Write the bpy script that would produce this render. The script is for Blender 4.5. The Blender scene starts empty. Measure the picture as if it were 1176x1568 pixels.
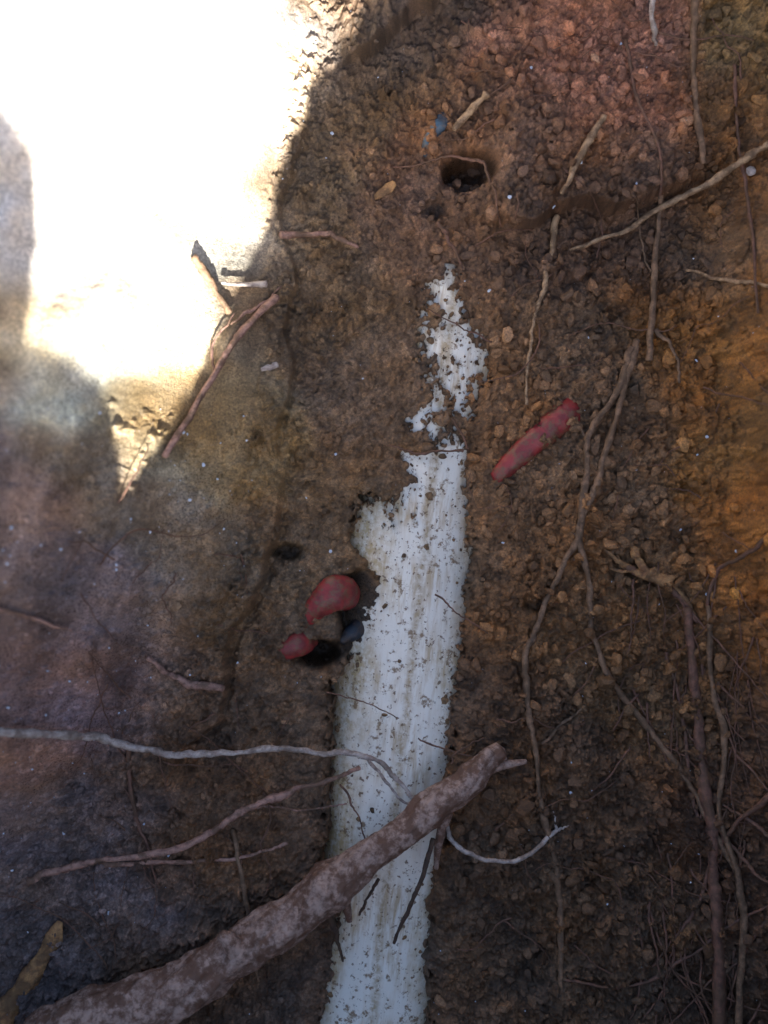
import bpy, math, numpy as np, time
from mathutils import Vector
T0=time.time()
rng=np.random.default_rng(7)
S=0.40/1176.0
CAMZ=0.55
sc=bpy.context.scene
sc.view_settings.view_transform='Standard'; sc.view_settings.look='None'; sc.view_settings.exposure=0
# ---------------------------------------------------------------- noise
def _h(ix,iy,seed):
    n=(ix*374761393+iy*668265263+seed*974634777)&0xFFFFFFFF
    n=((n^(n>>13))*1274126177)&0xFFFFFFFF
    n=(n^(n>>16))&0xFFFFFFFF
    return n.astype(np.float32)/4294967295.0
def vn(X,Y,f,seed):
    x=X*f;y=Y*f
    fx0=np.floor(x);fy0=np.floor(y)
    ix=fx0.astype(np.int64);iy=fy0.astype(np.int64)
    fx=x-fx0;fy=y-fy0
    fx=fx*fx*(3-2*fx);fy=fy*fy*(3-2*fy)
    a=_h(ix,iy,seed);b=_h(ix+1,iy,seed);c=_h(ix,iy+1,seed);d=_h(ix+1,iy+1,seed)
    return (a*(1-fx)+b*fx)*(1-fy)+(c*(1-fx)+d*fx)*fy-0.5
def fbm(X,Y,f,o,seed,g=0.5):
    r=0;a=1
    ca,sa=0.80,0.60
    for i in range(o):
        xr=X*ca-Y*sa+i*1.37;yr=X*sa+Y*ca-i*2.11
        r=r+a*vn(xr,yr,f*2**i,seed+i); a*=g
        ca,sa=ca*0.80-sa*0.60,sa*0.80+ca*0.60
    return r
def sp(v,k): return k*np.logaddexp(0,v/k)
def smooth(e0,e1,v):
    t=np.clip((v-e0)/(e1-e0),0,1);return t*t*(3-2*t)
# ---------------------------------------------------------------- terrain
toeL_y=[-400,0,300,700,900,1100,1300,1568,2000]; toeL_x=[575,530,450,425,385,225,50,-60,-150]
toeR_y=[-400,0,400,800,1200,1568,2000]; toeR_x=[1300,1210,1080,1055,1110,1195,1260]
HOLES=[(550,928,30,46,0.040),(488,1002,32,20,0.026),(715,272,38,24,0.026),(820,925,22,14,0.008),(440,845,26,14,0.012),(665,325,20,14,.008),(540,985,26,22,.012)]
def holes(PX,PY):
    h=0
    for (cx,cy,rx,ry,d) in HOLES:
        h=h-d*np.exp(-(((PX-cx)/rx)**2+((PY-cy)/ry)**2)**2)
    return h
def macro(X,Y,withholes=True):
    PX=588+X/S; PY=784-Y/S
    tl=np.interp(PY,toeL_y,toeL_x)+fbm(X,Y,14,3,3)*50
    tr=np.interp(PY,toeR_y,toeR_x)+fbm(X,Y,16,3,9)*55
    h=0.004+fbm(X,Y,9,3,21)*0.010
    wl=smooth(40,-80,PX-tl)
    h=h+1.0*sp((tl-PX)*S,0.007)
    u=X*.93-Y*.36;v=X*.36+Y*.93
    h=h+wl*fbm(u*3.2,v*.55,16,3,60,.5)*0.011
    h=h+2.0*sp((PX-tr)*S,0.010)
    h=h+0.9*sp((-60-PY)*S,0.02)+1.6*sp((PY-1640)*S,0.01)
    h=h+0.12*sp((420-PY)*S,0.02)*smooth(420,760,PX)
    led=345-0.13*(PX-740)+fbm(X,Y,30,3,33)*36
    h=h+0.020*smooth(5,-7,PY-led)*smooth(700,780,PX)*smooth(1130,980,PX)*smooth(60,300,PY)
    h=h+0.006*np.exp(-(((PX-330)/170)**2+((PY-1380)/120)**2))
    h=h-0.004*np.exp(-((PX-1075-22*np.sin(PY/90))/16)**2)*smooth(450,560,PY)*smooth(860,760,PY)
    cx=np.interp(PY,[0,140,350,600,820,900,1000,1110,1240],[545,475,442,455,436,398,362,330,215])+fbm(X,Y,45,3,133)*26
    amp=smooth(60,200,PY)*smooth(1250,1080,PY)*(0.45+0.55*smooth(700,850,PY))
    h=h+amp*0.0085*smooth(3,-5,PX-cx)*smooth(-170,-20,PX-cx)
    h=h-amp*0.005*np.exp(-((PX-cx-3)/6)**2)
    lx=120-0.42*(PX-520)+fbm(X,Y,40,3,144)*40
    h=h+0.016*smooth(6,-6,PY-lx)*smooth(500,560,PX)*smooth(860,760,PX)
    if withholes: h=h+holes(PX,PY)
    top=0.24+fbm(X,Y,1.1,3,50)*0.05
    k=0.01
    return -k*np.logaddexp(-h/k,-top/k)
A=np.array([560.,1650.]);B=np.array([699.,420.]);PR=0.0450
ud=(B-A)/np.linalg.norm(B-A)
def dev(PY): return -24*np.exp(-((PY-815)/170)**2)
def pipe_z(X,Y):
    PX=588+X/S; PY=784-Y/S
    d=((PX-dev(PY)-A[0])*ud[1]-(PY-A[1])*ud[0])*S
    return np.sqrt(np.clip(PR**2-d*d,0,None))-PR, np.abs(d)
polys=[[(480,1640),(505,1500),(512,1440),(527,1400),(520,1365),(495,1330),(503,1200),(505,1080),(508,1050),(540,1010),(560,960),(578,925),(582,885),(560,862),(532,828),(553,758),(600,770),(632,740),(622,700),(655,692),(712,695),(716,760),(722,850),(712,930),(702,1010),(692,1090),(680,1200),(680,1290),(668,1330),(655,1400),(652,1480),(662,1540),(640,1640)],
[(634,640),(664,615),(664,585),(685,570),(648,540),(640,505),(662,490),(652,440),(690,420),(704,470),(715,510),(742,520),(748,570),(726,590),(720,632),(698,634),(684,600),(674,640),(678,668),(635,664)],
[(674,660),(712,676),(714,700),(672,700)]]
def sdf(PX,PY):
    best=np.full(PX.shape,-1e9)
    for P_ in polys:
        d=np.full(PX.shape,1e9); ins=np.zeros(PX.shape,bool)
        n=len(P_)
        for i in range(n):
            x0,y0=P_[i];x1,y1=P_[(i+1)%n]
            ex,ey=x1-x0,y1-y0
            t=np.clip(((PX-x0)*ex+(PY-y0)*ey)/(ex*ex+ey*ey),0,1)
            d=np.minimum(d,np.hypot(PX-x0-t*ex,PY-y0-t*ey))
            if y0!=y1:
                c=((y0>PY)!=(y1>PY))&(PX<(x1-x0)*(PY-y0)/(y1-y0)+x0)
                ins^=c
        best=np.maximum(best,np.where(ins,d,-d))
    return best
def axis(lo,hi,step,far,n):
    d=np.arange(lo,hi+step/2,step)
    g=np.cumsum(np.geomspace(step*1.5,step*1.5*1.22**n,n))
    g=g[g<far]
    return np.concatenate([lo-g[::-1],d,hi+g])
st=0.00056
xs=axis(-0.210,0.210,st,80,60)
ys=axis(-0.278,0.278,st,80,60)
NX,NY=len(xs),len(ys)
X,Y=np.meshgrid(xs,ys)
PX=588+X/S;PY=784-Y/S
M0=macro(X,Y,False)
HO=holes(PX,PY)
inner=(np.abs(X)<0.23)&(np.abs(Y)<0.30)
smoothL=smooth(60,-60,PX-np.interp(PY,toeL_y,toeL_x))
smoothR=smooth(-30,60,PX-np.interp(PY,toeR_y,toeR_x))*smooth(1000,850,PY)
sm=np.clip(smoothL*0.75+smoothR*0.6,0,1)
sun_patch=smooth(470,400,PX)*smooth(720,600,PY)*smoothL  # mask of the sunlit patch, which is painted pale below
rel=(fbm(X,Y,60,4,70,0.55)*0.0062*(1-0.65*sm)+fbm(X,Y,420,4,90,0.65)*0.0026*(1-.6*sm))*(1-.75*sun_patch)
H=M0+rel
bump=np.zeros_like(H); tint=np.ones_like(H)
ix0=np.searchsorted(xs,-0.2101);iy0=np.searchsorted(ys,-0.2781)
def add_clods(n,rmin,rmax,amp,power=2.2):
    u=rng.random(n)
    rr=rmin+(rmax-rmin)*u**power
    cx=rng.uniform(-0.208,0.208,n);cy=rng.uniform(-0.276,0.276,n)
    px_=588+cx/S;py_=784-cy/S;ls_=np.interp(py_,toeL_y,toeL_x)
    r1=rng.random(n);r2=rng.random(n)
    keep=~((px_<ls_-30)&((r1<np.where(rr>0.0016,.85,.4))|(py_<640)))
    rs_=np.interp(py_,toeR_y,toeR_x)
    keep&=~((px_>rs_+20)&(py_<900)&(r1<.7))
    wgt=np.clip((px_-600)/330+(py_-900)/800,0.18,1)
    keep&=~((rr>0.0024)&(r2>wgt))
    for k in np.nonzero(keep)[0]:
        r=rr[k]
        w=int(r*1.5/st)+1
        i=ix0+int((cx[k]+0.210)/st);j=iy0+int((cy[k]+0.278)/st)
        i0,i1=max(i-w,0),min(i+w+1,NX);j0,j1=max(j-w,0),min(j+w+1,NY)
        xx=(X[j0:j1,i0:i1]-cx[k])/r;yy=(Y[j0:j1,i0:i1]-cy[k])/r
        e=rng.uniform(0.75,1.3);xx=xx*e;yy=yy/e
        nn=rng.integers(4,8)
        th=(np.arange(nn)+rng.uniform(-.35,.35,nn))*6.283/nn+rng.random()*6.28
        sc_=rng.uniform(.8,1.2,nn)
        d=((xx[...,None]*np.cos(th)+yy[...,None]*np.sin(th))*sc_).max(-1)
        tilt=1+0.45*(xx*rng.uniform(-1,1)+yy*rng.uniform(-1,1))
        b=np.minimum(np.clip(1-d,0,None)*1.6,0.9)*tilt*r*amp*rng.uniform(.55,1.3)
        sub=bump[j0:j1,i0:i1]
        mk=b>sub
        sub[mk]=b[mk]
        tt=tint[j0:j1,i0:i1]; tt[mk&(d<0.98)]=rng.uniform(0.68,1.55)
add_clods(38000,0.0009,0.0029,1.0,1.8)
add_clods(8000,0.0022,0.0058,0.85,2.2)
bump+=fbm(X,Y,520,3,97,.6)*(bump*1.2+.0002)
print('clods',time.time()-T0)
sel=inner&(np.abs(PX-620)<190)
sd=np.full(H.shape,-200.)
sd[sel]=sdf(PX[sel],PY[sel])
topw=smooth(700,670,PY)
spk=np.exp(-(((PX-605)/58)**2+((PY-790)/38)**2))
ns=fbm(X,Y,260,3,120,0.65); ns2=fbm(X,Y,620,2,140)
corner=np.exp(-(((PX-550)/30)**2+((PY-820)/50)**2))
sdn=sd+(ns*(14+18*topw)+ns2*7)*(1-.7*corner)+1
sdn=sdn-np.clip(fbm(X*1.3-Y*.5,Y*.9+X*.4,400,3,160)*2.2-0.14,0,None)*55*np.clip(spk*1.2+0.50*topw,0,1)*1.3*(1-corner)
mask=smooth(-5,8,sdn)
near=smooth(-140,-20,sd)
pz,pd=pipe_z(X,Y)
edge=np.maximum(pz+0.0022,M0*0.35+0.0003-0.004*smooth(-25,-5,sd))+bump*0.7+fbm(X,Y,420,3,90,0.6)*0.0018
H=H+bump
H=H*(1-near)+edge*near+HO
H=np.where((pd<PR*.98)&(mask<.5)&(near>0)&(HO<-.001),np.maximum(H,pz+0.0008),H)
H=H*(1-mask)+np.minimum(pz-0.007,H)*mask
# colour field (soil tones, with sunlit patch and shade painted in)
ctrl=[((620,250),(.165,.090,.052)),((900,120),(.27,.125,.075)),((1100,60),(.17,.100,.035)),((900,240),(.20,.104,.056)),((1120,330),(.155,.080,.032)),((860,330),(.10,.057,.033)),((980,310),(.10,.057,.033)),((640,60),(.085,.052,.032)),((580,100),(.085,.055,.034)),  # dark points at the ledges paint their shade into the soil
((1130,800),(.24,.098,.020)),((1140,560),(.19,.084,.020)),((1100,1250),(.088,.044,.021)),((950,1000),(.155,.080,.031)),((850,800),(.175,.094,.042)),((850,600),(.165,.092,.044)),((900,1400),(.096,.055,.028)),((760,1150),(.115,.062,.030)),
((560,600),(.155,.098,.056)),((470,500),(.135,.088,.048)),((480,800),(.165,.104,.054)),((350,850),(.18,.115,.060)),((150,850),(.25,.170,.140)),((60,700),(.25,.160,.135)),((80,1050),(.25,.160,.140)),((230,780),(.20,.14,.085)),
((330,650),(.20,.135,.060)),((150,400),(.70,.61,.50)),((250,520),(.70,.61,.43)),((200,650),(.66,.58,.38)),((350,150),(.70,.61,.50)),((20,60),(.60,.40,.31)),((200,200),(.70,.61,.50)),((-20,400),(.13,.10,.08)),((60,600),(.20,.14,.10)),((450,1100),(.150,.088,.046)),((300,1200),(.140,.078,.041)),((100,1300),(.16,.122,.115)),((300,1500),(.118,.070,.041)),((100,1480),(.12,.090,.078)),((560,160),(.12,.080,.045)),((500,250),(.12,.084,.05))]  # palest points paint the sunlit patch, dark left point its shaded rim
W=np.zeros(H.shape);C=np.zeros(H.shape+(3,))
wx=PX+fbm(X,Y,25,3,200)*110;wy=PY+fbm(X,Y,25,3,210)*110
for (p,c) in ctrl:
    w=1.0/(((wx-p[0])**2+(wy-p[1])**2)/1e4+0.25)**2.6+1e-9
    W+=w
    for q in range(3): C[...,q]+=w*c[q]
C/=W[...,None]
var=1+fbm(X,Y,110,4,230,.6)*0.6*(1-.35*smoothL)
u=X*.93-Y*.36;v=X*.36+Y*.93
strk=1+smoothL*fbm(u*3.0,v*.6,22,4,260,.6)*.9*(1-.6*sun_patch)
hue=fbm(X,Y,35,4,250,.6)
C*=(var*strk*(1+(tint-1)*(1-0.5*sm)))[...,None]
C[...,0]*=1+hue*0.22;C[...,2]*=1-hue*0.35
hollow_shade=smooth(-.003,-.012,HO)      # hollow mask: shade painted into the soil colour, also lowers roughness
C*=(1-.72*hollow_shade)[...,None]
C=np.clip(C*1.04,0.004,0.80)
wet=np.clip(smoothL*.85*(1-sun_patch)+.9*hollow_shade+.15+.8*fbm(X,Y,70,3,280),0,1)
def add_mesh(name,V,F4=None,F=None,mat=None,smoothsh=True,col=None,parent=None,alpha=None):
    me=bpy.data.meshes.new(name)
    if F4 is not None:
        k=F4.shape[1]
        me.vertices.add(len(V));me.vertices.foreach_set('co',np.asarray(V,np.float32).ravel())
        me.loops.add(F4.size);me.loops.foreach_set('vertex_index',F4.astype(np.int32).ravel())
        me.polygons.add(len(F4));me.polygons.foreach_set('loop_start',np.arange(0,F4.size,k,dtype=np.int32))
        me.polygons.foreach_set('loop_total',np.full(len(F4),k,np.int32))
        me.update(calc_edges=True)
    else:
        me.from_pydata([tuple(v) for v in V],[],F);me.update()
    me.polygons.foreach_set('use_smooth',np.full(len(me.polygons),smoothsh))
    if col is not None:
        at=me.color_attributes.new('soil_col','FLOAT_COLOR','POINT')
        c4=np.full((len(V),4),.2,np.float32);c4[:,:3]=col
        if alpha is not None:c4[:,3]=alpha
        at.data.foreach_set('color',c4.ravel())
    ob=bpy.data.objects.new(name,me);sc.collection.objects.link(ob)
    if mat: me.materials.append(mat)
    if parent: ob.parent=parent
    return ob
# ---------------------------------------------------------------- materials
def nodes(name):
    m=bpy.data.materials.new(name);m.use_nodes=True
    nt=m.node_tree;return m,nt,nt.nodes,nt.links,nt.nodes['Principled BSDF']
def mk_noise(N,L,scale,detail=4,rough=.6,src=None,dist=0):
    n=N.new('ShaderNodeTexNoise');n.inputs['Scale'].default_value=scale;n.inputs['Detail'].default_value=detail;n.inputs['Roughness'].default_value=rough;n.inputs['Distortion'].default_value=dist
    if src is not None:L.new(src,n.inputs['Vector'])
    return n
def ramp(N,L,src,stops):
    r=N.new('ShaderNodeValToRGB')
    e=r.color_ramp.elements
    while len(e)<len(stops):e.new(0.5)
    for i,(p,c) in enumerate(stops):
        e[i].position=p;e[i].color=(c[0],c[1],c[2],1) if hasattr(c,'__len__') else (c,c,c,1)
    L.new(src,r.inputs[0]);return r
def mixc(N,L,a,b,f,mode='MIX'):
    m=N.new('ShaderNodeMix');m.data_type='RGBA';m.blend_type=mode
    for s_,v in ((6,a),(7,b),(0,f)):
        if isinstance(v,bpy.types.NodeSocket):L.new(v,m.inputs[s_])
        elif hasattr(v,'__len__'):m.inputs[s_].default_value=(v[0],v[1],v[2],1)
        else:m.inputs[s_].default_value=v
    return m.outputs[2]
def soil_mat():
    m,nt,N,L,b=nodes('moist_soil')
    at=N.new('ShaderNodeAttribute');at.attribute_name='soil_col'
    tc=N.new('ShaderNodeTexCoord')
    n1=mk_noise(N,L,800,5,.75,tc.outputs['Object'])
    r1=ramp(N,L,n1.outputs['Fac'],[(.32,.42),(.5,1.0),(.68,1.75)])
    c=mixc(N,L,at.outputs['Color'],r1.outputs['Color'],1.0,'MULTIPLY')
    L.new(c,b.inputs['Base Color'])
    rr=ramp(N,L,n1.outputs['Fac'],[(.3,.5),(.7,.8)])
    r2=ramp(N,L,n1.outputs['Fac'],[(.3,.20),(.7,.42)])
    ro=mixc(N,L,rr.outputs['Color'],r2.outputs['Color'],at.outputs['Alpha'])
    L.new(ro,b.inputs['Roughness'])
    b.inputs['Specular IOR Level'].default_value=.5
    n2=mk_noise(N,L,1300,4,.65,tc.outputs['Object'])
    bp=N.new('ShaderNodeBump');bp.inputs['Strength'].default_value=1.0;bp.inputs['Distance'].default_value=.0008
    L.new(n2.outputs['Fac'],bp.inputs['Height']);L.new(bp.outputs[0],b.inputs['Normal'])
    return m
SOIL=soil_mat()
V=np.stack([X.ravel(),Y.ravel(),H.ravel()],1)
I=np.arange(NX*NY).reshape(NY,NX)
F4=np.stack([I[:-1,:-1].ravel(),I[:-1,1:].ravel(),I[1:,1:].ravel(),I[1:,:-1].ravel()],1)
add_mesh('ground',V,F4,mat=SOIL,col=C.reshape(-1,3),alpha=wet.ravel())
print('ground',time.time()-T0)
def samp(arr,x,y):
    i=np.clip(np.searchsorted(xs,x)-1,0,NX-2);j=np.clip(np.searchsorted(ys,y)-1,0,NY-2)
    return arr[j,i]
def PA(px,py):
    px=np.asarray(px,float);py=np.asarray(py,float)
    x0=(px-588)*S;y0=(784-py)*S;h=np.zeros_like(x0)
    for _ in range(14):
        k=1-h/CAMZ
        h=0.5*h+0.5*macro(x0*k,y0*k,False)
    k=1-h/CAMZ
    return np.stack([x0*k,y0*k,h],-1)
def P(px,py): return PA([px],[py])[0]
# ---------------------------------------------------------------- loose crumbs
def ico(sub):
    import bmesh
    bm=bmesh.new();bmesh.ops.create_icosphere(bm,subdivisions=sub,radius=1)
    v=np.array([q.co[:] for q in bm.verts]);bm.verts.index_update()
    f=np.array([[w.index for w in q.verts] for q in bm.faces]);bm.free();return v,f
iv,iff=ico(2)
def scatter(name,cx,cy,cz,rr,cols,mat,flat=1.0):
    n=len(cx);Vs=[];Fs=[];Cs=[]
    for k in range(n):
        v=iv.copy()
        D=rng.normal(size=(8,3));D/=np.linalg.norm(D,axis=1)[:,None]
        for d in D:
            o=v@d;v-=np.clip(o-rng.uniform(.45,.85),0,None)[:,None]*d
        v*=(1+rng.normal(size=(len(v),1))*.07)
        v*=rng.uniform(.65,1.3,3);v[:,2]*=flat
        a=rng.random()*6.28;R_=np.array([[math.cos(a),-math.sin(a),0],[math.sin(a),math.cos(a),0],[0,0,1]])
        v=(v@R_.T)*rr[k]+[cx[k],cy[k],cz[k]]
        Vs.append(v);Fs.append(iff+k*len(iv));Cs.append(np.repeat(cols[k][None],len(iv),0))
    return add_mesh(name,np.concatenate(Vs),np.concatenate(Fs),mat=mat,col=np.concatenate(Cs),smoothsh=False)
n=9500
cx=rng.uniform(-.205,.205,n);cy=rng.uniform(-.272,.272,n)
ppx=588+cx/S;ppy=784-cy/S
keep=(samp(mask,cx,cy)<0.2)&((ppx>np.interp(ppy,toeL_y,toeL_x)-20)|((rng.random(n)<.10)&(ppy>680)))&(rng.random(n)<0.35+0.65*smooth(500,900,ppx))
keep&=~((ppx>np.interp(ppy,toeR_y,toeR_x))&(ppy<900)&(rng.random(n)<.7))
cx=cx[keep];cy=cy[keep];n=len(cx)
rr=0.0008+0.0036*rng.random(n)**3.0
rr=np.where((588+cx/S<650),np.minimum(rr,.0018),rr)
ii=np.clip(np.searchsorted(xs,cx)-1,0,NX-2);jj=np.clip(np.searchsorted(ys,cy)-1,0,NY-2)
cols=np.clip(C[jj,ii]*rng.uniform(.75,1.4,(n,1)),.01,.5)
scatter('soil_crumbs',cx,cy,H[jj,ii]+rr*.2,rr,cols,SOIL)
n=2600
cx=rng.uniform(-.200,.200,n);cy=rng.uniform(-.268,.268,n);ppx=588+cx/S;ppy=784-cy/S
keep=(rng.random(n)<np.where(ppx<np.interp(ppy,toeL_y,toeL_x),.75,.16))&~((ppy<640)&(ppx<430))
cx=cx[keep];cy=cy[keep];n=len(cx);rr=.00022+.00095*rng.random(n)**4
mg,nt,N_,L_,bq=nodes('glint_blue');bq.inputs['Base Color'].default_value=(.55,.62,.72,1);bq.inputs['Roughness'].default_value=.2
scatter('glint_grains',cx,cy,samp(H,cx,cy)+rr*.5,rr,np.tile(np.array([[.5,.5,.5]]),(n,1)),mg,.6)  # pale blue grains painted in place of wet glints on the soil
n=800
py=rng.uniform(430,1568,n)
pcx=A[0]+(py-A[1])/(ud[1])*ud[0]+rng.uniform(-110,100,n)
cx=(pcx-588)*S;cy=(784-py)*S
msk=samp(mask,cx,cy);sdl=samp(sd,cx,cy)
keep=(msk>.8)&((rng.random(n)<np.clip(.7-sdl/36,0.06,1))|((py<860)&(rng.random(n)<.45)))
cx=cx[keep];cy=cy[keep];n=len(cx)
rr=0.0004+0.0020*rng.random(n)**3.0
z=pipe_z(cx,cy)[0]+rr*.1
scatter('soil_specks',cx,cy,z,rr,np.tile(np.array([[.17,.105,.05]]),(n,1))*rng.uniform(.5,1.3,(n,1)),SOIL,.55)
print('crumbs',time.time()-T0)
# ---------------------------------------------------------------- pipe
def pipe_mat():
    m,nt,N,L,b=nodes('dirty_white_pvc')
    tc=N.new('ShaderNodeTexCoord')
    mp=N.new('ShaderNodeMapping');mp.inputs['Scale'].default_value=(1,.14,1);L.new(tc.outputs['Object'],mp.inputs['Vector'])
    base=(.84,.83,.74)
    nbig=mk_noise(N,L,24,4,.6,tc.outputs['Object'])
    st_=mk_noise(N,L,240,5,.7,mp.outputs['Vector'])
    rs=ramp(N,L,st_.outputs['Fac'],[(.44,0),(.60,.9)])
    rb=ramp(N,L,nbig.outputs['Fac'],[(.42,.10),(.58,.85)])
    f=N.new('ShaderNodeMath');f.operation='MULTIPLY';L.new(rs.outputs['Color'],f.inputs[0]);L.new(rb.outputs['Color'],f.inputs[1])
    c=mixc(N,L,base,(.44,.32,.16),f.outputs[0])
    sx=N.new('ShaderNodeSeparateXYZ');L.new(tc.outputs['Object'],sx.inputs[0])
    ad=N.new('ShaderNodeMath');ad.operation='MULTIPLY_ADD';L.new(nbig.outputs['Fac'],ad.inputs[0]);ad.inputs[1].default_value=.05
    ab=N.new('ShaderNodeMath');ab.operation='ABSOLUTE';L.new(sx.outputs['X'],ab.inputs[0]);L.new(ab.outputs[0],ad.inputs[2])
    re=ramp(N,L,ad.outputs[0],[(.038,0),(.054,.85)])
    n5=mk_noise(N,L,300,4,.7,tc.outputs['Object']);r5=ramp(N,L,n5.outputs['Fac'],[(.40,.25),(.58,1)])
    f2=N.new('ShaderNodeMath');f2.operation='MULTIPLY';L.new(re.outputs['Color'],f2.inputs[0]);L.new(r5.outputs['Color'],f2.inputs[1])
    c=mixc(N,L,c,(.46,.35,.16),f2.outputs[0])
    al=N.new('ShaderNodeMath');al.operation='MULTIPLY_ADD';L.new(nbig.outputs['Fac'],al.inputs[0]);al.inputs[1].default_value=.012;L.new(sx.outputs['X'],al.inputs[2])
    su=N.new('ShaderNodeMath');su.operation='ADD';su.inputs[1].default_value=-.0055;L.new(al.outputs[0],su.inputs[0])
    a2=N.new('ShaderNodeMath');a2.operation='ABSOLUTE';L.new(su.outputs[0],a2.inputs[0])
    rl=ramp(N,L,a2.outputs[0],[(.0003,.9),(.0022,0)])
    f3=N.new('ShaderNodeMath');f3.operation='MULTIPLY';L.new(rl.outputs['Color'],f3.inputs[0]);L.new(r5.outputs['Color'],f3.inputs[1])
    c=mixc(N,L,c,(.36,.27,.14),f3.outputs[0])
    n3=mk_noise(N,L,380,3,.6,tc.outputs['Object'])
    r3=ramp(N,L,n3.outputs['Fac'],[(.61,0),(.66,.9)])
    c=mixc(N,L,c,(.15,.095,.05),r3.outputs['Color'])
    n4=mk_noise(N,L,120,6,.72,tc.outputs['Object'])
    r4=ramp(N,L,n4.outputs['Fac'],[(.57,0),(.63,.9)])
    c=mixc(N,L,c,(.21,.135,.065),r4.outputs['Color'])
    L.new(c,b.inputs['Base Color'])
    rr_=ramp(N,L,n5.outputs['Fac'],[(.35,.35),(.6,.65)]);L.new(rr_.outputs['Color'],b.inputs['Roughness'])
    bp=N.new('ShaderNodeBump');bp.inputs['Strength'].default_value=.5;bp.inputs['Distance'].default_value=.0006
    L.new(n5.outputs['Fac'],bp.inputs['Height']);L.new(bp.outputs[0],b.inputs['Normal'])
    return m
ns_=96;nl=200
ytop=405;ybot=2300
Vp=[];e0=np.array([A[0]+(ytop-A[1])/ud[1]*ud[0],ytop]);e1=np.array([A[0]+(ybot-A[1])/ud[1]*ud[0],ybot])
Lp=np.linalg.norm(e1-e0)*S
def dv(yy):
    pyy=(e0[1]+e1[1])/2-yy/S*abs(ud[1]);return float(dev(pyy))*S
for j in range(nl+1):
    yy=-Lp/2+Lp*j/nl
    for i in range(ns_):
        a=2*math.pi*i/ns_
        Vp.append((PR*math.sin(a)+dv(yy),yy,PR*math.cos(a)-PR))
for j,rq in ((nl,PR*.9),(0,PR*.9)):
    yy=-Lp/2+Lp*j/nl
    for i in range(ns_):
        a=2*math.pi*i/ns_;Vp.append((rq*math.sin(a)+dv(yy),yy,rq*math.cos(a)-PR))
Fp=[]
for j in range(nl):
    for i in range(ns_):
        Fp.append((j*ns_+i,j*ns_+(i+1)%ns_,(j+1)*ns_+(i+1)%ns_,(j+1)*ns_+i))
o1=(nl+1)*ns_;o2=o1+ns_
for i in range(ns_):
    i2=(i+1)%ns_
    Fp.append((nl*ns_+i,nl*ns_+i2,o1+i2,o1+i));Fp.append((i2,i,o2+i,o2+i2));Fp.append((o1+i,o1+i2,o2+i2,o2+i))
pipe=add_mesh('white_pvc_pipe',np.array(Vp),np.array(Fp),mat=pipe_mat())
mid=(e0+e1)/2
pipe.location=((mid[0]-588)*S,(784-mid[1])*S,0)
pipe.rotation_euler=(0,0,-math.atan2(B[0]-A[0],A[1]-B[1]))
# ---------------------------------------------------------------- roots
def bark(name,c1,c2,scale=160,rough=.7,dirt=.45,bd=.0012,dcol=(.09,.055,.028)):
    m,nt,N,L,b=nodes(name)
    tc=N.new('ShaderNodeTexCoord')
    n1=mk_noise(N,L,scale,6,.72,tc.outputs['Object'],.3)
    r=ramp(N,L,n1.outputs['Fac'],[(.38,c2),(.58,c1)])
    n2=mk_noise(N,L,scale*.40,6,.7,tc.outputs['Object'])
    r2=ramp(N,L,n2.outputs['Fac'],[(.47,0),(.56,dirt)])
    c=mixc(N,L,r.outputs['Color'],dcol,r2.outputs['Color'])
    L.new(c,b.inputs['Base Color']);b.inputs['Roughness'].default_value=rough
    bp=N.new('ShaderNodeBump');bp.inputs['Strength'].default_value=.9;bp.inputs['Distance'].default_value=bd
    L.new(n1.outputs['Fac'],bp.inputs['Height']);L.new(bp.outputs[0],b.inputs['Normal'])
    return m
MB=bark('root_bark_brown',(.25,.155,.09),(.10,.06,.035),260,dirt=.7)
MR=bark('root_bark_red',(.20,.10,.065),(.085,.043,.03),260,dirt=.6)
MP=bark('root_pale',(.50,.44,.39),(.27,.21,.18),260,dirt=.5)
MK=bark('root_pink',(.42,.25,.19),(.20,.11,.085),260,dirt=.7)
MT=bark('root_tan',(.42,.29,.17),(.20,.12,.065),260,dirt=.75)
MO=bark('wood_orange',(.50,.28,.11),(.22,.11,.05),150,dirt=.7,bd=.003)
MS=bark('stick_bark',(.42,.30,.24),(.15,.082,.055),240,dirt=.9,bd=.0012,dcol=(.125,.062,.036))
MD=bark('twig_dark',(.095,.055,.035),(.04,.025,.018),260)
def catmull(pts,m):
    pts=np.array(pts,float);n=len(pts)
    e=np.vstack([2*pts[0]-pts[1],pts,2*pts[-1]-pts[-2]])
    out=[]
    for i in range(n-1):
        p0,p1,p2,p3=e[i:i+4]
        for t in np.linspace(0,1,m,endpoint=False):
            out.append(.5*((2*p1)+(-p0+p2)*t+(2*p0-5*p1+4*p2-p3)*t*t+(-p0+3*p1-3*p2+p3)*t**3))
    out.append(pts[-1]);return np.array(out)
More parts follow.
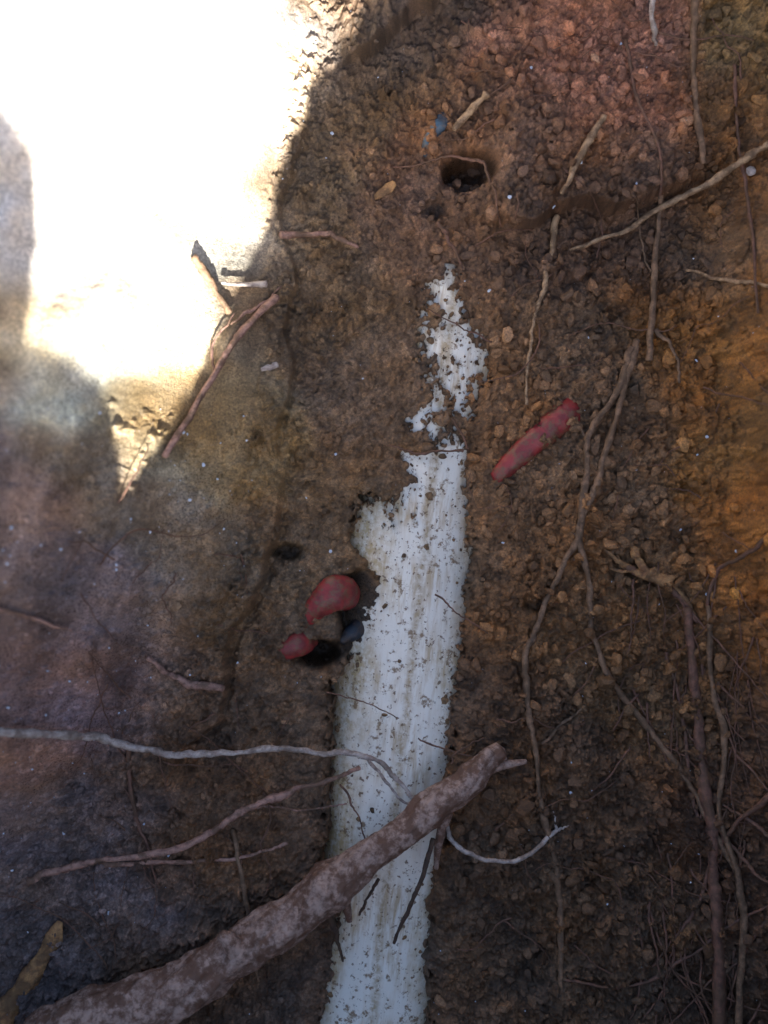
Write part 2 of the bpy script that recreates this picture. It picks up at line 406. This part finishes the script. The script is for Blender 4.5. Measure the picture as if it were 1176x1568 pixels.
def tube(pts,rad,sides=10,lump=.12,seed=0,flat=1.0,fine=0.0):
    r_=np.random.default_rng(seed)
    n=len(pts);T=np.gradient(pts,axis=0);T/=np.linalg.norm(T,axis=1)[:,None]+1e-12
    up=np.array([0,0,1.]);V=[];ph=r_.random(6)*6.28
    lum=np.convolve(r_.normal(size=n+8),np.ones(5)/5,'same')[4:-4]
    s_=np.concatenate([[0],np.cumsum(np.linalg.norm(np.diff(pts,axis=0),axis=1))])
    if fine>0:
        aa=2*np.pi*np.arange(sides)/sides
        SS,AA=np.meshgrid(s_,aa,indexing='ij');rm=rad.mean()
        fn=fbm(SS*.35+np.cos(AA)*rm+5,np.sin(AA)*rm+SS*.12,170,5,seed+40,.55)*fine*2
    for i in range(n):
        sd_=np.cross(T[i],up);sd_/=np.linalg.norm(sd_)+1e-9
        nn_=np.cross(sd_,T[i])
        for k in range(sides):
            a=2*math.pi*k/sides
            q=1+lump*1.6*lum[i]+lump*.5*math.sin(2*a+ph[0]+i*.13)+lump*.4*math.sin(3*a+ph[1]-i*.21)
            if fine>0:q+=fn[i,k]
            else:q+=lump*.35*r_.normal()
            R_=rad[i]*q
            V.append(pts[i]+R_*(math.cos(a)*sd_+flat*math.sin(a)*nn_))
    V.append(pts[0]-T[0]*rad[0]*.4);V.append(pts[-1]+T[-1]*rad[-1]*.4)
    F=[]
    for i in range(n-1):
        for k in range(sides):
            k2=(k+1)%sides
            F.append((i*sides+k,i*sides+k2,(i+1)*sides+k2,(i+1)*sides+k))
    c0=n*sides
    for k in range(sides):
        k2=(k+1)%sides
        F.append((c0,k2,k));F.append((c0+1,(n-1)*sides+k,(n-1)*sides+k2))
    return V,F
def root_geo(px,w0,w1,lift=.6,jit=1.5,seed=0,sides=8,m=12,lump=.2,arch=0.0):
    r_=np.random.default_rng(seed+991)
    c=catmull([(a,b) for a,b in px],m)
    n=len(c)
    if jit:
        j=r_.normal(size=(n+10,2));j=np.stack([np.convolve(j[:,q],np.ones(5)/5,'same')[5:-5] for q in range(2)],1)
        c=c+j*jit*2
    w=np.linspace(w0,w1,n)*1.0
    W3=PA(c[:,0],c[:,1])
    k=5;zp=np.pad(W3[:,2],k,mode='edge');zs=np.convolve(zp,np.ones(2*k+1)/(2*k+1),'valid')
    tt=np.linspace(0,1,n)
    rad=w*.5*S
    z=np.maximum(zs,W3[:,2]-.001)+rad*lift+0.0027+arch*np.sin(tt*math.pi)
    kk=(1-z/CAMZ)/(1-W3[:,2]/CAMZ)
    W3[:,0]*=kk;W3[:,1]*=kk;W3[:,2]=z
    return tube(W3,rad*kk,sides,lump,seed)
def merge(gs):
    V=[];F=[]
    for v,f in gs:
        o=len(V);V+=list(v);F+=[tuple(q+o for q in ff) for ff in f]
    return V,F
def root(name,specs,mat):
    gs=[]
    for s_ in specs:
        kw={k:v for k,v in s_.items() if k not in('p','w')}
        gs.append(root_geo(s_['p'],s_['w'][0],s_['w'][1],seed=int(abs(s_['p'][0][0]*7+s_['p'][0][1])),**kw))
    V,F=merge(gs);return add_mesh(name,V,F=F,mat=mat)
def R(p,w,**k):
    d=dict(p=p,w=w);d.update(k);return d
root('tree_root',[R([(-60,1118),(0,1122),(90,1125),(150,1130),(230,1148),(300,1155),(400,1148),(500,1153),(560,1158),(600,1185),(640,1232)],(15,6),arch=.012,lift=1.2),
     R([(560,1158),(590,1195),(620,1228),(650,1262)],(5,3))],MP)
root('tree_root',[R([(40,1350),(90,1332),(150,1318),(260,1305),(330,1270),(380,1238),(450,1212),(500,1195),(552,1176)],(12,9),arch=.008,lift=1.2),
     R([(150,1325),(260,1320),(350,1316),(400,1305),(440,1292)],(8,4)),R([(380,1240),(420,1236),(470,1240),(530,1232)],(4,2))],MK)
root('tree_root',[R([(682,1262),(700,1295),(750,1318),(800,1315),(852,1274)],(8,6),arch=.006,lift=1.5),R([(852,1274),(870,1262)],(5,2)),R([(852,1274),(846,1240)],(4,2))],MP)
root('tree_root',[R([(968,530),(945,600),(905,660),(897,740),(885,820),(850,890),(820,970),(806,1000),(808,1080),(820,1150),(830,1240),(850,1310),(858,1400),(860,1520)],(12,9),lift=1.3),
     R([(830,1140),(870,1100),(905,1070)],(5,2))],MB)
root('tree_root',[R([(975,520),(955,600),(930,680),(908,760),(885,815),(900,880),(905,960),(930,1030),(980,1100),(1030,1160),(1075,1240),(1130,1340)],(11,8),lift=1.6),R([(905,690),(880,640),(850,600)],(4,2))],MB)
root('tree_root',[R([(1190,214),(1165,228),(1130,250),(1080,285),(1010,320),(950,355),(872,382)],(15,6),lift=1.4,arch=.004)],MT)
root('tree_root',[R([(925,178),(890,240),(860,295)],(11,6),lift=1.0)],MT)
root('tree_root',[R([(853,332),(838,420),(820,480),(810,540),(806,620)],(10,4),lift=.7)],MT)
root('tree_root',[R([(1066,-20),(1060,80),(1065,160),(1075,250)],(11,8),lift=1.3)],MB)
root('tree_root',[R([(998,-10),(1000,40),(1006,70)],(9,6))],MP)
root('tree_root',[R([(1012,300),(1000,430),(994,550)],(8,12),lift=1.1),R([(1005,505),(1030,530),(1040,585)],(7,4)),R([(1000,430),(985,380),(975,300)],(4,2))],MB)
root('tree_root',[R([(425,452),(370,510),(330,570),(290,640),(252,698)],(11,8),lift=1.0),R([(420,460),(385,475),(355,495)],(6,3)),R([(330,570),(325,530),(360,480)],(4,3)),R([(400,475),(430,440)],(4,2))],MK)
root('tree_root',[R([(432,360),(490,358),(520,364),(546,380)],(10,6),lift=1.0)],MK)
root('tree_root',[R([(340,433),(375,436),(408,435)],(4,10),lift=1.6,jit=.3)],MP)
root('tree_root',[R([(746,143),(720,170),(694,198)],(14,9),lift=1.5,jit=.5)],MT)
root('tree_root',[R([(298,392),(320,430),(352,480)],(14,9),lift=.3)],MB)
root('tree_root',[R([(1052,930),(1066,1080),(1078,1200),(1090,1320),(1098,1440),(1102,1600)],(14,20),lift=1.),R([(1068,950),(1030,905),(985,880),(960,870)],(9,10))],MR)
root('tree_root',[R([(1085,930),(1090,1050),(1110,1140),(1100,1240),(1130,1340),(1138,1430),(1128,1600)],(9,12),lift=1.8)],MB)
root('tree_root',[R([(1200,1200),(1130,1260),(1100,1300),(1060,1400),(1000,1480)],(9,4),lift=1.8),R([(1100,1270),(1150,1330),(1200,1370)],(7,6),lift=1.6)],MR)
root('tree_root',[R([(225,1005),(255,1030),(290,1046),(342,1054)],(7,13),lift=.4)],MK)
root('tree_root',[R([(-20,925),(50,948),(110,965)],(8,4),lift=.2)],MK)
root('tree_root',[R([(1050,412),(1100,428),(1150,432),(1200,445)],(6,5))],MT)
root('tree_root',[R([(195,1140),(203,1230),(225,1300),(245,1360)],(8,4))],MR)
root('tree_root',[R([(355,1270),(372,1350),(388,1450),(395,1500)],(9,5))],MB)
root('tree_root',[R([(1176,820),(1140,850),(1095,880),(1080,960),(1100,1040),(1160,1100)],(7,4)),R([(1095,880),(1090,940)],(5,3))],MR)
root('tree_root',[R([(670,340),(690,370),(710,410)],(7,4)),R([(740,250),(690,240),(640,250),(590,262)],(5,2)),R([(740,250),(760,300),(765,345)],(4,2))],MR)
root('tree_root',[R([(1020,1000),(1045,1100),(1060,1230),(1085,1290)],(7,5),lift=1.6),R([(1190,1290),(1150,1260),(1105,1235)],(7,4),lift=2)],MR)
root('tree_root',[R([(860,1500),(960,1512),(1050,1470),(1110,1420),(1190,1380)],(6,4),lift=1.8)],MR)
root('tree_root',[R([(1125,100),(1130,220),(1150,330),(1160,480)],(6,4),lift=1.1),R([(960,60),(975,150),(1010,230),(1012,300)],(5,4),lift=1.)],MR)
root('torn_root_end',[R([(925,842),(950,862),(985,880),(1028,895)],(4,16),jit=1),R([(935,872),(965,875),(1000,885)],(4,10),jit=1),R([(972,838),(978,858),(1000,885)],(12,10),jit=1),R([(1000,872),(1015,885),(1040,905)],(8,4)),R([(1030,895),(1050,915),(1066,950)],(6,7)),R([(945,850),(960,868),(990,880)],(3,6)),R([(990,878),(1012,880),(1030,888)],(14,12))],MO)
root('dark_twig',[R([(664,1285),(648,1340),(630,1380),(603,1445)],(9,5),lift=3,jit=.6),R([(578,1345),(560,1385),(548,1402)],(6,3),lift=2),R([(505,1400),(512,1430),(526,1470)],(12,3),lift=2)],MD)
hs=[R([(712,690),(650,693),(590,681)],(4,2)),R([(668,912),(700,938),(745,968)],(4,2)),R([(690,640),(705,662),(716,688)],(4,3)),R([(740,1130),(700,1150),(690,1170)],(3,2)),
 R([(520,1200),(545,1240),(560,1290),(575,1275)],(3,2)),R([(500,1060),(560,1075),(610,1100)],(2.5,1.5)),R([(640,1130),(690,1150),(740,1160)],(2.5,2))]
for k in range(190):
    if k%3==0: x,y=rng.uniform(960,1180),rng.uniform(850,1560)
    elif k%3==1: x,y=rng.uniform(700,1180),rng.uniform(0,1560)
    else: x,y=rng.uniform(120,560),rng.uniform(740,1560)
    if 440<x<740 and 640<y: continue
    a=rng.uniform(0,6.28) if k%3 else rng.normal(1.4,.35);p=[(x,y)];s1=rng.uniform(14,40)*(1 if k%3 else 1.5)
    for q in range(rng.integers(2,7)):
        a+=rng.normal()*(.35 if k%3 else .2);x+=math.cos(a)*s1;y+=math.sin(a)*s1;p.append((x,y))
    w=rng.uniform(1.6,3.4) if k%3 else rng.uniform(2,4.8);hs.append(R(p,(w,w*.5),lift=1.2,sides=5,m=6,arch=rng.random()*.003,lump=.05))
root('fine_roots',hs,MR)
print('roots',time.time()-T0)
# ---------------------------------------------------------------- the broken stick
c=catmull([(60,1610),(120,1575),(200,1540),(330,1478),(430,1410),(500,1352),(560,1315),(640,1256),(700,1208),(768,1160)],34)
n=len(c);w=np.interp(c[:,0],[60,130,330,500,560,640,700,768],[92,86,78,70,54,50,44,30])
tt=np.linspace(0,1,n)
w=w*(1+.34*fbm(tt,tt*0+3.3,9,3,77))
for ctr,ww,am in ((.44,.03,.10),(.56,.018,.20),(.80,.02,.14),(.93,.02,.22)): w=w*(1+am*np.exp(-((tt-ctr)/ww)**2))
c[:,1]+=fbm(tt,tt*0+8,7,2,5)*26
zz=np.interp(c[:,0],[60,330,500,640,768],[.026,.024,.022,.020,.013])
kk=1-zz/CAMZ
pts=np.stack([(c[:,0]-588)*S*kk,(784-c[:,1])*S*kk,zz],1)
def q3(px,py,z):
    k=1-z/CAMZ;return np.array([(px-588)*S*k,(784-py)*S*k,z])
gs=[tube(pts,w*.5*S*kk,64,.012,3,1.0,.13)]
def branch(ps,w0,w1,sd_=1,sides=16):
    p=catmull([q3(*a) for a in ps],10);return tube(p,np.linspace(w0,w1,len(p))*.5*S,sides,.05,sd_,1.0,.10)
gs+=[branch([(735,1178,.014),(765,1172,.014),(806,1166,.012)],24,7,11),branch([(690,1225,.017),(672,1290,.012),(668,1330,.008)],18,7,12),branch([(720,1190,.015),(738,1168,.018),(752,1150,.018)],24,15,13),
     branch([(495,1350,.024),(520,1345,.026),(530,1385,.018),(535,1410,.014)],26,10,17),branch([(365,1460,.030),(350,1440,.034),(338,1432,.034)],30,18,19)]
V_,F_=merge(gs);add_mesh('broken_stick',V_,F=F_,mat=MS)
# ---------------------------------------------------------------- coloured plastic bits
def plastic(name,c,dark,rough=.36,dirt=.85):
    m,nt,N,L,b=nodes(name);tc=N.new('ShaderNodeTexCoord')
    n1=mk_noise(N,L,120,5,.65,tc.outputs['Object']);r=ramp(N,L,n1.outputs['Fac'],[(.38,dark),(.58,c)])
    n2=mk_noise(N,L,170,6,.72,tc.outputs['Object']);r2=ramp(N,L,n2.outputs['Fac'],[(.49,0),(.60,dirt)])
    c_=mixc(N,L,r.outputs['Color'],(.15,.085,.045),r2.outputs['Color'])
    L.new(c_,b.inputs['Base Color']);b.inputs['Roughness'].default_value=rough
    bp=N.new('ShaderNodeBump');bp.inputs['Strength'].default_value=.7;bp.inputs['Distance'].default_value=.001
    L.new(n2.outputs['Fac'],bp.inputs['Height']);L.new(bp.outputs[0],b.inputs['Normal']);return m
RED=plastic('faded_red_plastic',(.30,.035,.035),(.15,.022,.022));BLU=plastic('dull_blue_plastic',(.05,.10,.15),(.02,.032,.045));DBL=plastic('dark_blue_rubber',(.012,.020,.032),(.006,.009,.013),.45,.25)
def blob(ps,ws,flat=.7,seed=1,m=12,fine=.08):
    z0=[P(a,b)[2]+l for a,b,l in ps]
    p=catmull([q3(a,b,z) for (a,b,l),z in zip(ps,z0)],m)
    w=np.interp(np.linspace(0,1,len(p)),np.linspace(0,1,len(ws)),ws)
    return tube(p,w*.5*S,24,.03,seed,flat,fine)
def obj(name,gs,mat):
    V_,F_=merge(gs);add_mesh(name,V_,F=F_,mat=mat)
obj('red_plastic_peg',[blob([(880,618,-.001),(860,640,.001),(825,670,.0015),(795,698,.0005),(758,732,-.003)],[30,44,46,44,38,36,32,22])],RED)
obj('red_plastic_peg',[blob([(540,915,-.012),(516,908,-.003),(490,925,-.001),(460,960,-.005)],[40,56,58,46,34,22],seed=4),
  blob([(480,978,-.012),(455,988,-.001),(422,1006,-.003)],[24,38,40,34,16],seed=6)],RED)
obj('blue_rubber_piece',[blob([(560,950,-.020),(545,965,-.014),(522,982,-.012)],[20,30,28,16],seed=8)],DBL)
obj('blue_plastic_piece',[blob([(690,172,-.001),(675,188,.001),(657,215,.000),(650,240,-.002)],[14,24,20,16,8],seed=9)],BLU)
def chip(ps,ws,mat,seed,flat=.35,fine=.1): obj('wood_chip',[blob(ps,ws,flat,seed,12,fine)],mat)
chip([(604,280,.005),(590,292,.005),(568,306,.004)],[10,16,12,5],MO,21)
chip([(92,1412,.001),(72,1450,.002),(40,1505,.002),(-5,1570,.002)],[10,26,20,38,30,44],MO,22,.5,.35)
chip([(275,925,.001),(262,935,.001)],[10,12,7],MT,23)
chip([(425,558,.002),(400,566,.002)],[8,10,5],MP,24)
chip([(1153,257,.003),(1146,267,.003)],[10,15,9],MP,25)
# ---------------------------------------------------------------- sun and an added out-of-view slab that blocks it
sd3=np.array([0.10,-0.80,0.56]);sd3/=np.linalg.norm(sd3)
YB=-0.37
edgepx=[(-500,60),(-200,90),(-60,120),(0,158),(28,190),(45,235),(42,380),(38,528),(80,532),(125,555),(160,600),(178,650),(186,750),(215,730),(250,660),(300,575),(350,480),(372,410),(400,365),(418,310),(430,255),(442,205),(468,178),(475,130),(505,88),(530,50),(556,0),(600,-90)]
E=np.array(edgepx,float)
Ed=[];
for i in range(len(E)-1):
    for t in np.linspace(0,1,5,endpoint=False): Ed.append(E[i]*(1-t)+E[i+1]*t)
Ed.append(E[-1]);Ed=np.array(Ed);Ed+=rng.normal(size=Ed.shape)*3.5
W3=PA(Ed[:,0],Ed[:,1]);t=(W3[:,1]-YB)/(-sd3[1]);q=W3+sd3*t[:,None];sk=q[:,[0,2]]
prof=[(sk[0,0]-.5,.27)]+[tuple(a) for a in sk]+[(sk[-1,0]+.10,max(.72,sk[-1,1]+.06)),(.35,.72),(.60,.66),(.9,.42),(1.1,.1),(sk[0,0]-.5,.1)]
nP=len(prof);Vb=[(x,YB,z) for x,z in prof]+[(x,YB-.05,z-.0) for x,z in prof]
Fb=[tuple(range(nP))[::-1],tuple(range(nP,2*nP))]+[(i,(i+1)%nP,nP+(i+1)%nP,nP+i) for i in range(nP)]
add_mesh('shadow_blocker',np.array(Vb),F=Fb,mat=SOIL,smoothsh=False,col=np.tile(np.array([[.25,.16,.10]]),(2*nP,1)))  # unseen slab added to block the sun, outline cut to the wanted shadow
sun=bpy.data.lights.new('sun','SUN');sun.energy=28;sun.angle=math.radians(.5);sun.color=(1,.95,.87)
so=bpy.data.objects.new('sun',sun);sc.collection.objects.link(so);so.rotation_euler=Vector(sd3).to_track_quat('Z','Y').to_euler()
w=bpy.data.worlds.new('World');sc.world=w;w.use_nodes=True
N=w.node_tree.nodes;L=w.node_tree.links
s_=N.new('ShaderNodeTexSky');s_.sky_type='NISHITA';s_.sun_disc=False;s_.dust_density=3.0;s_.air_density=.8
s_.sun_elevation=math.asin(sd3[2]);s_.sun_rotation=math.atan2(sd3[0],sd3[1])
bg=N['Background'];bg.inputs[1].default_value=.41;L.new(s_.outputs[0],bg.inputs[0])
cam=bpy.data.cameras.new('camera');co=bpy.data.objects.new('camera',cam);sc.collection.objects.link(co)
co.location=(0,0,CAMZ);cam.sensor_fit='HORIZONTAL';cam.sensor_width=36;cam.lens=36*CAMZ/.40
cam.clip_start=.01;cam.clip_end=500
cam.dof.use_dof=True;cam.dof.focus_distance=.545;cam.dof.aperture_fstop=5.0
sc.camera=co
print('end',time.time()-T0)
